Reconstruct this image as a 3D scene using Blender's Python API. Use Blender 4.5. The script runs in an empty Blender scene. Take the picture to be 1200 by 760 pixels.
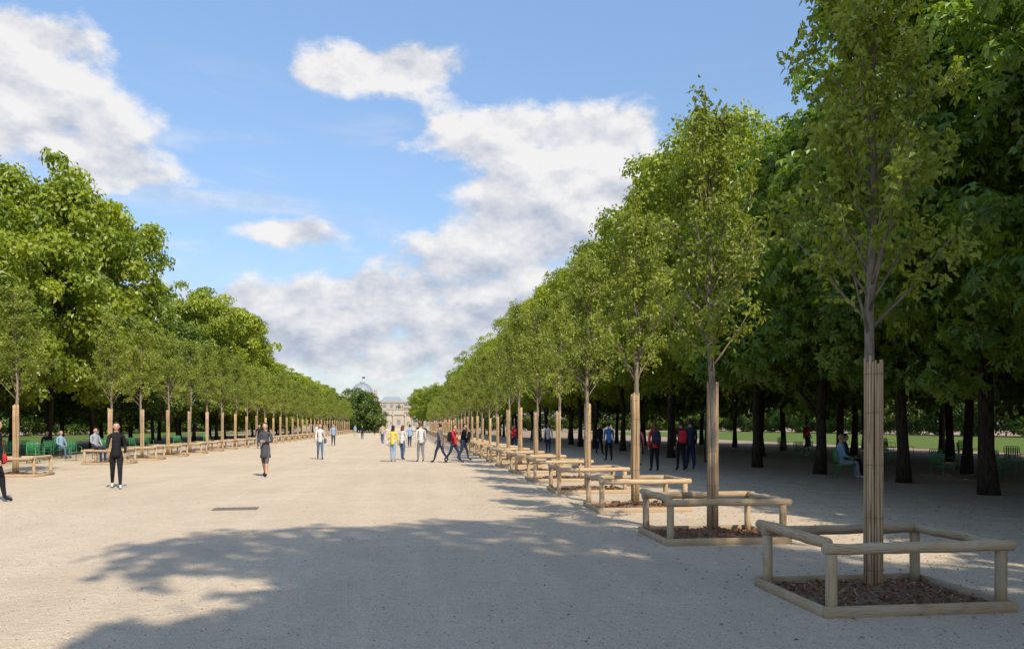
import bpy, math, random
import numpy as np
from mathutils import Vector, Matrix

R = math.radians
scene = bpy.context.scene
rng = np.random.default_rng(11)
random.seed(5)
SUN_AZ = R(161.0)      # clockwise from +Y
SUN_EL = R(43.0)

# ------------------------------------------------------------------ node helpers
def new_mat(name):
    m = bpy.data.materials.new(name); m.use_nodes = True
    nt = m.node_tree; nt.nodes.clear()
    return m, nt
def N(nt, t, **kw):
    n = nt.nodes.new(t)
    for k, v in kw.items(): setattr(n, k, v)
    return n
def L(nt, a, b): nt.links.new(a, b)
def setin(nt, sock, v):
    if isinstance(v, bpy.types.NodeSocket): nt.links.new(v, sock)
    else: sock.default_value = v
def math_(nt, op, a, b=0.0, c=0.0, clamp=False):
    n = N(nt, 'ShaderNodeMath', operation=op); n.use_clamp = clamp
    setin(nt, n.inputs[0], a); setin(nt, n.inputs[1], b); setin(nt, n.inputs[2], c)
    return n.outputs[0]
def mixc(nt, f, a, b, bt='MIX'):
    n = N(nt, 'ShaderNodeMix', data_type='RGBA', blend_type=bt)
    setin(nt, n.inputs[0], f)
    setin(nt, n.inputs[6], a if isinstance(a, bpy.types.NodeSocket) else (*a, 1)[:4])
    setin(nt, n.inputs[7], b if isinstance(b, bpy.types.NodeSocket) else (*b, 1)[:4])
    return n.outputs[2]
def noise(nt, vec, scale, detail=4, rough=.55, dist=0.0):
    n = N(nt, 'ShaderNodeTexNoise'); L(nt, vec, n.inputs['Vector'])
    n.inputs['Scale'].default_value = scale; n.inputs['Detail'].default_value = detail
    n.inputs['Roughness'].default_value = rough; n.inputs['Distortion'].default_value = dist
    return n.outputs[0]
def maprange(nt, v, a, b, c=0., d=1., smooth=False):
    n = N(nt, 'ShaderNodeMapRange'); n.interpolation_type = 'SMOOTHSTEP' if smooth else 'LINEAR'
    setin(nt, n.inputs[0], v)
    for i, x in enumerate((a, b, c, d)): setin(nt, n.inputs[i+1], x)
    return n.outputs[0]
def principled(nt, col, rough=.8, spec=.3, bump=None, bstr=.3, bdist=.01, metal=0.):
    p = N(nt, 'ShaderNodeBsdfPrincipled')
    setin(nt, p.inputs['Base Color'], col if isinstance(col, bpy.types.NodeSocket) else (*col, 1)[:4])
    setin(nt, p.inputs['Roughness'], rough)
    p.inputs['Specular IOR Level'].default_value = spec
    p.inputs['Metallic'].default_value = metal
    if bump is not None:
        b = N(nt, 'ShaderNodeBump'); b.inputs['Strength'].default_value = bstr
        b.inputs['Distance'].default_value = bdist
        L(nt, bump, b.inputs['Height']); L(nt, b.outputs[0], p.inputs['Normal'])
    return p
def out(nt, sh):
    o = N(nt, 'ShaderNodeOutputMaterial'); L(nt, sh, o.inputs[0])
def simple(name, col, rough=.8, var=.25, scale=12., spec=.3):
    m, nt = new_mat(name)
    tc = N(nt, 'ShaderNodeTexCoord')
    n = noise(nt, tc.outputs['Object'], scale, 3)
    c = mixc(nt, n, tuple(x*(1-var) for x in col), tuple(min(1, x*(1+var)) for x in col))
    p = principled(nt, c, rough, spec, n, .3, .01); out(nt, p.outputs[0]); return m

def leaf_mat(name, dark, light, trans=.35):
    m, nt = new_mat(name)
    a = N(nt, 'ShaderNodeAttribute', attribute_name='tint')
    oi = N(nt, 'ShaderNodeObjectInfo')
    t = math_(nt, 'MULTIPLY_ADD', oi.outputs['Random'], .30, -.15)
    f = math_(nt, 'ADD', a.outputs['Fac'], t, clamp=True)
    c = mixc(nt, f, dark, light)
    df = N(nt, 'ShaderNodeBsdfDiffuse'); L(nt, c, df.inputs[0])
    tr = N(nt, 'ShaderNodeBsdfTranslucent')
    ct = mixc(nt, 1., c, (1.6, 1.5, .55), 'MULTIPLY'); L(nt, ct, tr.inputs[0])
    gl = N(nt, 'ShaderNodeBsdfGlossy'); gl.inputs['Roughness'].default_value = .42; gl.inputs[0].default_value = (.9, .95, .85, 1)
    mx = N(nt, 'ShaderNodeMixShader'); mx.inputs[0].default_value = trans
    L(nt, df.outputs[0], mx.inputs[1]); L(nt, tr.outputs[0], mx.inputs[2])
    m2 = N(nt, 'ShaderNodeMixShader'); m2.inputs[0].default_value = .035
    L(nt, mx.outputs[0], m2.inputs[1]); L(nt, gl.outputs[0], m2.inputs[2]); out(nt, m2.outputs[0])
    return m
def bark_mat(name, a, b, sc=18.):
    m, nt = new_mat(name)
    at = N(nt, 'ShaderNodeAttribute', attribute_name='lc')
    mp = N(nt, 'ShaderNodeMapping'); L(nt, at.outputs['Vector'], mp.inputs[0]); mp.inputs['Scale'].default_value = (1, 1, .25)
    n = noise(nt, mp.outputs[0], sc, 4, .65)
    c = mixc(nt, maprange(nt, n, .35, .65), a, b)
    p = principled(nt, c, .9, .15, n, .8, .02); out(nt, p.outputs[0]); return m
def wood_mat(name, a, b, grey):
    m, nt = new_mat(name)
    at = N(nt, 'ShaderNodeAttribute', attribute_name='lc')
    ti = N(nt, 'ShaderNodeAttribute', attribute_name='tint')
    oi = N(nt, 'ShaderNodeObjectInfo')
    ad = N(nt, 'ShaderNodeVectorMath', operation='ADD'); L(nt, at.outputs['Vector'], ad.inputs[0]); L(nt, oi.outputs['Random'], ad.inputs[1])
    mp = N(nt, 'ShaderNodeMapping'); L(nt, ad.outputs[0], mp.inputs[0]); mp.inputs['Scale'].default_value = (1, 1, .05)
    n = noise(nt, mp.outputs[0], 70, 5, .6, .3)
    n2 = noise(nt, ad.outputs[0], 3.5, 3, .6)
    c = mixc(nt, maprange(nt, n, .3, .7), a, b)
    c = mixc(nt, maprange(nt, n2, .4, .7), c, grey)
    c = mixc(nt, 1., c, mixc(nt, ti.outputs['Fac'], (.62, .60, .57), (1.12, 1.1, 1.05)), 'MULTIPLY')
    mp2 = N(nt, 'ShaderNodeMapping'); L(nt, ad.outputs[0], mp2.inputs[0]); mp2.inputs['Scale'].default_value = (1, 1, .03)
    k = noise(nt, mp2.outputs[0], 130, 3, .5)
    c = mixc(nt, math_(nt, 'MULTIPLY', maprange(nt, k, .60, .68), .75), c, (.07, .05, .035))
    p = principled(nt, c, .8, .2, n, .5, .004); out(nt, p.outputs[0]); return m

M_ch = leaf_mat('chestnut_leaf', (.048, .115, .012), (.215, .320, .032), .42)
M_li = leaf_mat('linden_leaf', (.135, .200, .014), (.370, .425, .036), .44)
M_yo = leaf_mat('young_leaf', (.155, .210, .024), (.350, .405, .060), .46)
M_dk = leaf_mat('distant_leaf', (.050, .095, .012), (.155, .210, .024), .30)
M_bk = bark_mat('chestnut_bark', (.018, .014, .011), (.065, .050, .038))
M_yb = bark_mat('young_bark', (.15, .12, .09), (.31, .26, .20), 30)
M_wd = wood_mat('weathered_wood', (.40, .28, .165), (.58, .43, .27), (.50, .41, .30))
M_cane = wood_mat('cane_wood', (.47, .31, .17), (.66, .47, .28), (.54, .40, .26))
M_wire = simple('wire', (.12, .10, .08), .5)

# ------------------------------------------------------------------ mesh assembly
def part(V, F, mat=0, tint=.5, lc=None):
    V = np.asarray(V, float).reshape(-1, 3)
    n = len(V)
    t = np.full(n, tint) if np.isscalar(tint) else np.asarray(tint, float)
    if lc is None: lc = V.copy()
    return dict(V=V, F=F, m=mat, t=t, lc=np.asarray(lc, float))
def xform(p, M):
    M = np.array(M); q = dict(p); q['V'] = p['V'] @ M[:3, :3].T + M[:3, 3]; return q
def build_mesh(name, parts, mats, smooth=True, flat_slots=()):
    Vs, Ls, starts, ms, ts, lcs, off, ls = [], [], [], [], [], [], 0, 0
    for p in parts:
        F = p['F']; V = p['V']
        if isinstance(F, np.ndarray):
            k = F.shape[1]; fl = (F+off).ravel(); st = ls+np.arange(len(F))*k
            Ls.append(fl); starts.append(st); ls += len(fl); nf = len(F)
        else:
            fl, st = [], []
            for f in F:
                st.append(ls+len(fl)); fl += [i+off for i in f]
            Ls.append(np.array(fl, int)); starts.append(np.array(st, int)); ls += len(fl); nf = len(F)
        mm = p['m']
        ms.append(np.full(nf, mm) if np.isscalar(mm) else np.asarray(mm))
        Vs.append(V); ts.append(p['t']); lcs.append(p['lc']); off += len(V)
    V = np.concatenate(Vs); Lp = np.concatenate(Ls); S = np.concatenate(starts); Mi = np.concatenate(ms)
    me = bpy.data.meshes.new(name)
    me.vertices.add(len(V)); me.vertices.foreach_set('co', V.astype(np.float32).ravel())
    me.loops.add(len(Lp)); me.loops.foreach_set('vertex_index', Lp.astype(np.int32))
    me.polygons.add(len(S)); me.polygons.foreach_set('loop_start', S.astype(np.int32))
    me.update(calc_edges=True)
    for m in mats: me.materials.append(m)
    me.polygons.foreach_set('material_index', Mi.astype(np.int32))
    sm = np.full(len(S), smooth)
    for s in flat_slots: sm[Mi == s] = False
    me.polygons.foreach_set('use_smooth', sm)
    a = me.attributes.new('tint', 'FLOAT', 'POINT'); a.data.foreach_set('value', np.concatenate(ts).astype(np.float32))
    a = me.attributes.new('lc', 'FLOAT_VECTOR', 'POINT'); a.data.foreach_set('vector', np.concatenate(lcs).astype(np.float32).ravel())
    me.validate(); me.update()
    return me
def place(name, me, loc=(0, 0, 0), rz=0., sc=(1, 1, 1)):
    o = bpy.data.objects.new(name, me); scene.collection.objects.link(o)
    o.location = loc; o.rotation_euler = (0, 0, rz)
    o.scale = sc if not np.isscalar(sc) else (sc,)*3
    return o
def tube(P, Rd, sides=8, mat=0, tint=.5, caps=True, flat=1.0):
    P = np.asarray(P, float); n = len(P)
    Rd = np.full(n, Rd) if np.isscalar(Rd) else np.asarray(Rd, float)
    T = np.gradient(P, axis=0); T /= np.linalg.norm(T, axis=1)[:, None]+1e-9
    mean = T.mean(0); ref = np.array([0, 0, 1.]) if abs(mean[2]) < .8 else np.array([1., 0, 0])
    A = np.cross(T, ref); A /= np.linalg.norm(A, axis=1)[:, None]+1e-9
    B = np.cross(T, A)
    th = np.arange(sides)/sides*2*np.pi
    c, s = np.cos(th), np.sin(th)*flat
    V = P[:, None] + Rd[:, None, None]*(c[None, :, None]*A[:, None]+s[None, :, None]*B[:, None])
    ln = np.concatenate([[0], np.cumsum(np.linalg.norm(np.diff(P, axis=0), axis=1))])
    off = rng.random(3)*20
    lc = np.stack([Rd[:, None]*c[None], Rd[:, None]*s[None], np.repeat(ln[:, None], sides, 1)], -1)+off
    i = np.arange(n-1)[:, None]*sides; j = np.arange(sides)[None]
    k = (j+1) % sides
    F = np.stack([i+j, i+k, i+sides+k, i+sides+j], -1).reshape(-1, 4)
    F = [tuple(f) for f in F.tolist()]
    if caps:
        F.append(tuple(range(sides))[::-1]); F.append(tuple((n-1)*sides+x for x in range(sides)))
    return part(V.reshape(-1, 3), F, mat, tint, lc.reshape(-1, 3))
def box(c, s, mat=0, tint=.5, bev=0.0, along=0):
    x, y, z = [v/2 for v in s]; b = min(bev, x*.9, y*.9, z*.9)
    if b <= 0:
        V = np.array([[i*x, j*y, k*z] for i in (-1, 1) for j in (-1, 1) for k in (-1, 1)])
        F = [(0, 1, 3, 2), (4, 6, 7, 5), (0, 4, 5, 1), (2, 3, 7, 6), (0, 2, 6, 4), (1, 5, 7, 3)]
    else:
        ring = [(-x+b, -y), (x-b, -y), (x, -y+b), (x, y-b), (x-b, y), (-x+b, y), (-x, y-b), (-x, -y+b)]
        V = []
        for z0, ins in ((-z, b), (-z+b, 0), (z-b, 0), (z, b)):
            for (a_, b_) in ring:
                V.append((a_-math.copysign(min(ins, abs(a_)), a_) if ins else a_, b_-math.copysign(min(ins, abs(b_)), b_) if ins else b_, z0))
        V = np.array(V); F = []
        for r in range(3):
            for j in range(8):
                k = (j+1) % 8; F.append((r*8+j, r*8+k, (r+1)*8+k, (r+1)*8+j))
        F.append(tuple(range(8))[::-1]); F.append(tuple(range(24, 32)))
    lc = V.copy()
    if along == 0: lc = V[:, [1, 2, 0]]
    elif along == 1: lc = V[:, [0, 2, 1]]
    return part(V+np.array(c), F, mat, tint, lc+rng.random(3)*20)
def ellipsoid(c, r, mat=0, nu=14, nv=9, tint=.5, fn=None, e=1.0):
    V = [(0, 0, -1)]
    for i in range(1, nv):
        ph = -np.pi/2+np.pi*i/nv
        for j in range(nu):
            th = 2*np.pi*j/nu
            q = np.array([np.cos(ph)*np.cos(th), np.cos(ph)*np.sin(th), np.sin(ph)])
            V.append(np.sign(q)*np.abs(q)**e)
    V.append((0, 0, 1)); V = np.array(V, float)
    F = []
    for j in range(nu): F.append((0, 1+(j+1) % nu, 1+j))
    for i in range(nv-2):
        for j in range(nu):
            a = 1+i*nu+j; b = 1+i*nu+(j+1) % nu
            F.append((a, b, b+nu, a+nu))
    t = len(V)-1
    for j in range(nu): F.append((t, 1+(nv-2)*nu+j, 1+(nv-2)*nu+(j+1) % nu))
    V = V*np.array(r)
    if fn is not None: V = fn(V)
    return part(V+np.array(c), F, mat, tint)

# ------------------------------------------------------------------ foliage
def unit(v): return v/(np.linalg.norm(v, axis=-1, keepdims=True)+1e-9)
def leaves(C, Nn, Lg, Wd, tint, mat, palmate=False, droop=.35):
    """C centres, Nn approx normals; builds kite-shaped leaves"""
    n = len(C); Nn = unit(Nn)
    t1 = unit(np.cross(Nn, unit(rng.normal(size=(n, 3))))); t2 = np.cross(Nn, t1)
    out_ = []
    angs = np.array([-1.9, -.95, 0., .95, 1.9]) if palmate else np.array([0.])
    for a in angs:
        ax = unit(np.cos(a)*t1+np.sin(a)*t2-droop*Nn*.6+np.array([0, 0, -droop*.6]))
        sd = unit(np.cross(Nn, ax)); l = (Lg*(.75+.5*rng.random(n))*(1-.13*abs(a)))[:, None]; w = (Wd*(.8+.4*rng.random(n)))[:, None]*.5
        b = C; m = C+ax*l*.6+Nn*l*.10
        tip = C+ax*l-np.array([0, 0, 1])*l*.12
        out_.append(np.stack([b, m+sd*w, tip, m-sd*w], 1))
    V = np.concatenate(out_).reshape(-1, 3)
    t = np.tile(np.repeat(tint, 4), len(angs))
    F = np.arange(len(V)).reshape(-1, 4)
    return part(V, F, mat, t)

def big_tree(name, seed, H, rx, zb, ncl, nleaf, lg, wd, lm, palmate=False, trunk=True, rc=(.65, 1.15), sq=.7, sp=.4):
    global rng
    rng = np.random.default_rng(seed)
    hz = (H-zb)/2; zc = (H+zb)/2
    d = unit(rng.normal(size=(ncl, 3)))
    d = np.sign(d)*np.abs(d)**sq; 
    rad = rng.random(ncl)**sp
    rad = .35+.65*rad
    lump = 1+.13*np.sin(d[:, 0]*5+seed)*np.cos(d[:, 2]*6+seed*2)+.07*rng.normal(size=ncl)
    wide = np.where(d[:, 2] > 0, 1-.30*np.clip(d[:, 2], 0, 1.2)**2, 1.0)
    c = d*rad[:, None]*lump[:, None]*np.stack([rx*wide*.86, rx*wide*.86, np.full(ncl, hz*.92)], -1)
    c[:, 2] += zc
    c[:, 2] = np.maximum(c[:, 2], zb+.25*rng.random(ncl))
    r = rng.uniform(*rc, ncl)
    per = rng.multinomial(nleaf, (r**2)/np.sum(r**2))
    idx = np.repeat(np.arange(ncl), per)
    dd = unit(rng.normal(size=(nleaf, 3))+np.array([0, 0, .25]))
    outw = unit(c-np.array([0, 0, zc]))
    dd = unit(dd+.45*outw[idx])
    rr = r[idx]*(.45+.62*rng.random(nleaf)**.6)
    lob = 1+.25*np.sin(dd[:, 0]*7+idx)*np.sin(dd[:, 1]*6+idx*1.7)
    P = c[idx]+dd*(rr*lob)[:, None]*np.array([1, 1, .72])
    tc = np.clip(rng.normal(.45, .24, ncl), 0, 1)
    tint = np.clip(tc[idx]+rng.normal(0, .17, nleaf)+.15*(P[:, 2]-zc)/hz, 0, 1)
    nn = unit(dd*.9+np.array([0, 0, .42])+rng.normal(size=(nleaf, 3))*.45)
    parts = [leaves(P, nn, lg, wd, tint, 1, palmate)]
    if trunk:
        zt = zb+hz*1.2; n = 9; z = np.linspace(-.05, zt, n)
        w = np.cumsum(rng.normal(0, .05, (n, 2)), 0); w -= w[0]
        tr = np.interp(z, [0, .35, 3, zt], [.25, .175, .155, .07])
        parts.append(tube(np.c_[w, z], tr, 12, 0))
        for k in range(13):
            z0 = rng.uniform(zb*.8, zt*.9); ti = np.array([np.interp(z0, z, w[:, 0]), np.interp(z0, z, w[:, 1]), z0])
            tgt = c[rng.integers(ncl)]; 
            if tgt[2] < z0: tgt = tgt*np.array([1, 1, 0])+np.array([0, 0, z0+.6])
            mid = (ti+tgt)/2+np.array([0, 0, .35])+rng.normal(0, .15, 3)
            s = np.linspace(0, 1, 6)[:, None]
            Pp = (1-s)**2*ti+2*s*(1-s)*mid+s*s*tgt
            parts.append(tube(Pp, np.linspace(.085, .018, 6), 6, 0))
    return build_mesh(name, parts, [M_bk, lm], True, (1,))

ch = [big_tree('horse_chestnut_tree', 21+i, 13.2, 4.3, 2.5, 190, 12000, .23, .10, M_ch, True, rc=(.6, 1.1)) for i in range(3)]
li = [big_tree('linden_tree', 41+i, 14.2, 4.2, 3.0, 210, 33000, .19, .135, M_li, False, rc=(.5, 1.0)) for i in range(2)]
pl = [big_tree('plane_tree', 61+i, 16.5, 5.4, 3.0, 185, 34000, .30, .21, M_li, False, rc=(.65, 1.35), sp=.5) for i in range(3)]
dk = [big_tree('elm_tree', 71+i, 13.0, 4.6, 2.8, 150, 13000, .38, .27, M_dk, False, rc=(.7, 1.3)) for i in range(2)]
lowm = [big_tree('tree_mass', 81+i, 11.0, 6.2, .2, 160, 15000, .42, .30, M_dk, False, trunk=False, rc=(.9, 1.5)) for i in range(2)]

def young_tree(seed):
    global rng
    rng = np.random.default_rng(seed)
    H = 5.8+rng.random()*.4; n = 12; z = np.linspace(0.02, H, n)
    w = np.cumsum(rng.normal(0, .018, (n, 2)), 0); w -= w[0]
    parts = [tube(np.c_[w, z], np.interp(z, [0, 2.2, 4, H], [.055, .047, .030, .006]), 10, 0)]
    pts = []; tn = []
    nb = 44
    for k in range(nb):
        f = (k+.5)/nb; z0 = 2.35+f*(H-2.65)
        o = np.array([np.interp(z0, z, w[:, 0]), np.interp(z0, z, w[:, 1]), z0])
        az = k*2.4+rng.normal(0, .4); ang = R(rng.uniform(24, 46)); ln = (1.5-1.0*f)*rng.uniform(.6, 1.14)
        dr = np.array([math.cos(az)*math.sin(ang), math.sin(az)*math.sin(ang), math.cos(ang)])
        s = np.linspace(0, 1, 5)[:, None]
        Pp = o+dr*ln*s+np.array([0, 0, .10])*s**2+rng.normal(0, .02, (5, 3))*s
        parts.append(tube(Pp, np.linspace(.015*(1.2-f*.5), .003, 5), 5, 0))
        bt = rng.normal(.5, .15)
        for q in range(7):
            s0 = rng.uniform(.28, 1.); b = o+dr*ln*s0
            td = unit(dr+rng.normal(0, .6, 3)); tl = rng.uniform(.16, .42)
            parts.append(tube(np.array([b, b+td*tl*.5, b+td*tl]), np.array([.005, .0035, .002]), 3, 0, caps=False))
            m = rng.integers(17, 33)
            pts.append(b+td*tl*rng.random((m, 1))**.8*1.08+rng.normal(0, .045, (m, 3))); tn.append(np.full(m, bt))
    P = np.concatenate(pts); m = len(P)
    nn = unit(rng.normal(size=(m, 3))*.7+np.array([0, 0, .6]))
    tint = np.clip(np.concatenate(tn)+rng.normal(0, .2, m), 0, 1)
    parts.append(leaves(P, nn, .078, .045, tint, 1, False, .5))
    NC = 18; top = 2.24
    for k in range(NC):
        a = 2*np.pi*k/NC; rr = .073+rng.normal(0, .003)
        h = top+rng.normal(0, .022); zz = np.linspace(0.03, h, 6)
        j = rng.normal(0, .0022, (6, 2))
        parts.append(tube(np.c_[np.cos(a)*rr+j[:, 0], np.sin(a)*rr+j[:, 1], zz], .0115, 6, 2, rng.uniform(0, 1)))
    for zz in (.25, .75, 1.25, 1.75, 2.12):
        t = np.linspace(0, 2*np.pi, 25)
        parts.append(tube(np.c_[np.cos(t)*.0865, np.sin(t)*.0865, np.full(25, zz)], .0022, 4, 3, caps=False))
    return build_mesh('young_street_tree', parts, [M_yb, M_yo, M_cane, M_wire], True, (1,))
yt = [young_tree(100+i) for i in range(5)]

# ------------------------------------------------------------------ soil material, guards
def soil_mat():
    m, nt = new_mat('soil_mulch'); tc = N(nt, 'ShaderNodeTexCoord')
    n = noise(nt, tc.outputs['Object'], 14, 6, .7); n2 = noise(nt, tc.outputs['Object'], 55, 4, .7)
    c = mixc(nt, maprange(nt, n, .35, .65), (.10, .058, .037), (.31, .215, .145))
    c = mixc(nt, maprange(nt, n2, .55, .7), c, (.38, .29, .21))
    p = principled(nt, c, .95, .1, n2, 1., .02); out(nt, p.outputs[0]); return m
M_soil = soil_mat()
M_chip = simple('bark_chip', (.22, .09, .05), .9, .5, 9)
M_straw = simple('dry_grass', (.44, .34, .19), .9, .4, 9)
def guard(seed):
    global rng
    rng = np.random.default_rng(seed)
    hx, hy = .86, .66; parts = []
    g = 26; xs = np.linspace(-hx, hx, g); ys = np.linspace(-hy, hy, g)
    X, Y = np.meshgrid(xs, ys, indexing='ij')
    rr = np.sqrt((X/hx)**2+(Y/hy)**2)
    Z = .03+.10*np.exp(-(rr/.55)**2)+rng.normal(0, .010, X.shape)
    V = np.stack([X, Y, Z], -1).reshape(-1, 3)
    i, j = np.meshgrid(np.arange(g-1), np.arange(g-1), indexing='ij'); a = (i*g+j).ravel()
    F = np.stack([a, a+g, a+g+1, a+1], -1); parts.append(part(V, F, 1))
    n = 1100; px = rng.uniform(-hx*.95, hx*.95, n); py = rng.uniform(-hy*.95, hy*.95, n)
    pz = .045+.10*np.exp(-((px/hx)**2+(py/hy)**2)/.30)
    C = np.c_[px, py, pz]
    lp = leaves(C[:750], rng.normal(size=(750, 3))*.5+[0, 0, 1], .045, .03, rng.random(750), 2, False, 0.); parts.append(lp)
    lp = leaves(C[750:], rng.normal(size=(350, 3))*.6+[0, 0, 1], .10, .006, rng.random(350), 3, False, 0.); parts.append(lp)
    bw = .045
    parts.append(box((0, -hy-bw/2, .042), (2*hx+2*bw, bw, .105), 0, .6, .006, 0))
    parts.append(box((0, hy+bw/2, .042), (2*hx+2*bw, bw, .105), 0, .4, .006, 0))
    parts.append(box((-hx-bw/2, 0, .040), (bw, 2*hy, .10), 0, .7, .006, 1))
    parts.append(box((hx+bw/2, 0, .040), (bw, 2*hy, .10), 0, .5, .006, 1))
    for sx in (-1, 1):
        for sy in (-1, 1):
            x, y = sx*(hx-.05), sy*(hy-.05)+rng.normal(0, .01)
            l = rng.normal(0, .008, 2)
            z = np.array([-.02, .2, .4, .535])
            parts.append(tube(np.c_[x+l[0]*z, y+l[1]*z, z], [.052, .050, .05, .049], 14, 0, rng.uniform(.4, .9)))
    zr = .575; r0 = .050
    def rail(a, b, r=r0, tint=.6, fl=1.):
        s = np.linspace(0, 1, 9)[:, None]; P = np.array(a)*(1-s)+np.array(b)*s
        P[:, 2] += rng.normal(0, .005, 9); P[:, :2] += rng.normal(0, .005, (9, 2))
        rad = r*(1+rng.normal(0, .03, 9)); 
        P2 = np.vstack([P[0]+(P[0]-P[1])*.04, P, P[-1]+(P[-1]-P[-2])*.04]); rad = np.r_[rad[0]*.8, rad, rad[-1]*.8]
        parts.append(tube(P2, rad, 16, 0, tint, True, fl))
    ex = .14
    rail((-hx+.0, -hy+.05, zr), (hx+.06, -hy+.05, zr+.005), tint=.85)
    rail((-hx+.0, hy-.05, zr), (hx+.06, hy-.05, zr), tint=.45)
    rail((-hx+.05, -hy-ex+.22, zr+.085-.04), (-hx+.05, hy+ex, zr+.05), tint=.75)
    rail((hx-.05, -hy+.10, zr+.012), (hx-.05, hy-.10, zr+.012), tint=.55, r=.046)
    return build_mesh('wooden_tree_guard', parts, [M_wd, M_soil, M_chip, M_straw], True, (1, 2, 3))
gd = [guard(200+i) for i in range(4)]

# ------------------------------------------------------------------ planting
random.seed(9)
Ys = [7.15+4.12*i for i in range(42)]
for i, y in enumerate(Ys):
    s = random.uniform(.90, 1.05)
    place('young_tree', yt[i % 5], (4.42+random.uniform(-.03, .03), y, .02), random.uniform(0, 6.28), (1, 1, 1) if i < 3 else (s, s, s))
    place('wooden_tree_guard', gd[i % 4], (4.40+random.uniform(-.03, .03), y-.02, 0), random.choice((0, R(.6), R(-.8))))
for i in range(-2, 36):
    y = 27.8+4.12*i
    if i == 1: continue
    place('young_tree', yt[(i+3) % 5], (-12.7, y, .02), random.uniform(0, 6.28), (1.1, 1.1, random.uniform(1.0, 1.1)))
    place('wooden_tree_guard', gd[(i+1) % 4], (-12.7, y, 0), R(180))

# right grove, first row; tall old trees stand nearer the path behind the viewpoint
k = 0
for y in (-29, -24.5, -20, -15.5, -11.5, -8.):
    place('horse_chestnut_tree', ch[k % 3], (7.5+random.uniform(-.3, .3), y, 0), random.uniform(0, 6.28), (1.38, 1.2, 1.5)); k += 1
y = -3.8
while y < 196:
    jx, jy = random.uniform(-.3, .3), random.uniform(-.3, .3)
    if y < 27:
        x = 13.9; me = ch[k % 3]; s = random.uniform(.93, 1.03); sc = (s, s, s*random.uniform(.92, 1.02))
    else:
        x = 13.3; me = li[k % 2]; s = random.uniform(.93, 1.04); sc = (s, s, s*random.uniform(.92, 1.10))
        if y > 120: x = 12.5
    nm = 'horse_chestnut_tree' if me in ch else 'linden_tree'
    place(nm, me, (x+jx, y+jy, 0), random.uniform(0, 6.28), sc)
    y += 4.2 if y < 33 else (5.4 if y < 100 else 7.)
    k += 1
for row, x in enumerate((18.6, 24.2, 30.5)):
    y = 2.+row*1.5
    while y < (100, 72, 60)[row]:
        me = ch[k % 3] if (y < 30 and row < 1) else dk[k % 2]
        nm = 'horse_chestnut_tree' if me in ch else 'elm_tree'
        s = random.uniform(.88, 1.0)
        place(nm, me, (x+random.uniform(-.4, .4), y+random.uniform(-.5, .5), 0), random.uniform(0, 6.28), (s, s, s)); k += 1
        y += 7.6
for (x, y, s) in ((7.5, 196, .85), (5.5, 204, .8), (3.5, 214, .85), (9, 212, .9), (2.6, 228, .8), (6, 230, .9)):
    place('linden_tree', li[k % 2], (x, y, 0), random.uniform(0, 6), s); k += 1
# left grove
def hl(y):
    if y < 44: return .74
    if y < 60: return 1.0
    if y < 77: return .66
    if y < 99: return .93
    return .66
y = 22.
while y < 196:
    s = hl(y)*random.uniform(.96, 1.03)
    me = pl[k % 3] if not (60 < y < 77) else dk[k % 2]
    if me in dk: s = random.uniform(.76, .84)
    w_ = max(.78, min(s, 1))*.95
    place('plane_tree' if me in pl else 'elm_tree', me, (-20.3+random.uniform(-.5, .5), y, 0), random.uniform(0, 6.28), (w_, w_, s)); k += 1
    y += 6.4
y = 26.
while y < 130:
    s = hl(y)*.84
    place('elm_tree', dk[k % 2], (-27, y+random.uniform(-1, 1), 0), random.uniform(0, 6.28), (1, 1, s*1.15)); k += 1
    y += 8.
# enclosing tree masses beyond the lawns
y = -10
while y < 330:
    place('tree_mass', lowm[k % 2], (88+random.uniform(-2, 2), y, 0), random.uniform(0, 6), random.uniform(.9, 1.1)); k += 1
    place('tree_mass', lowm[k % 2], (-58+random.uniform(-2, 2), y, 0), random.uniform(0, 6), random.uniform(.8, 1.)); k += 1
    y += 11.
for x in list(range(14, 90, 10)):
    place('tree_mass', lowm[k % 2], (x, 236+random.uniform(-4, 4), 0), random.uniform(0, 6), (1, 1, .9)); k += 1
for x in list(range(-60, -24, 9)):
    place('tree_mass', lowm[k % 2], (x, 215+random.uniform(-4, 4), 0), random.uniform(0, 6), (1, 1, .8)); k += 1
place('round_clipped_tree', lowm[0], (-11.8, 184, 0), 1.0, (.85, .85, .92))
place('round_clipped_tree', lowm[1], (-15.9, 190, 0), 2.0, (.62, .62, .74))
place('round_clipped_tree', lowm[1], (-8.3, 188, 0), 2.0, (.5, .5, .60))

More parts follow.
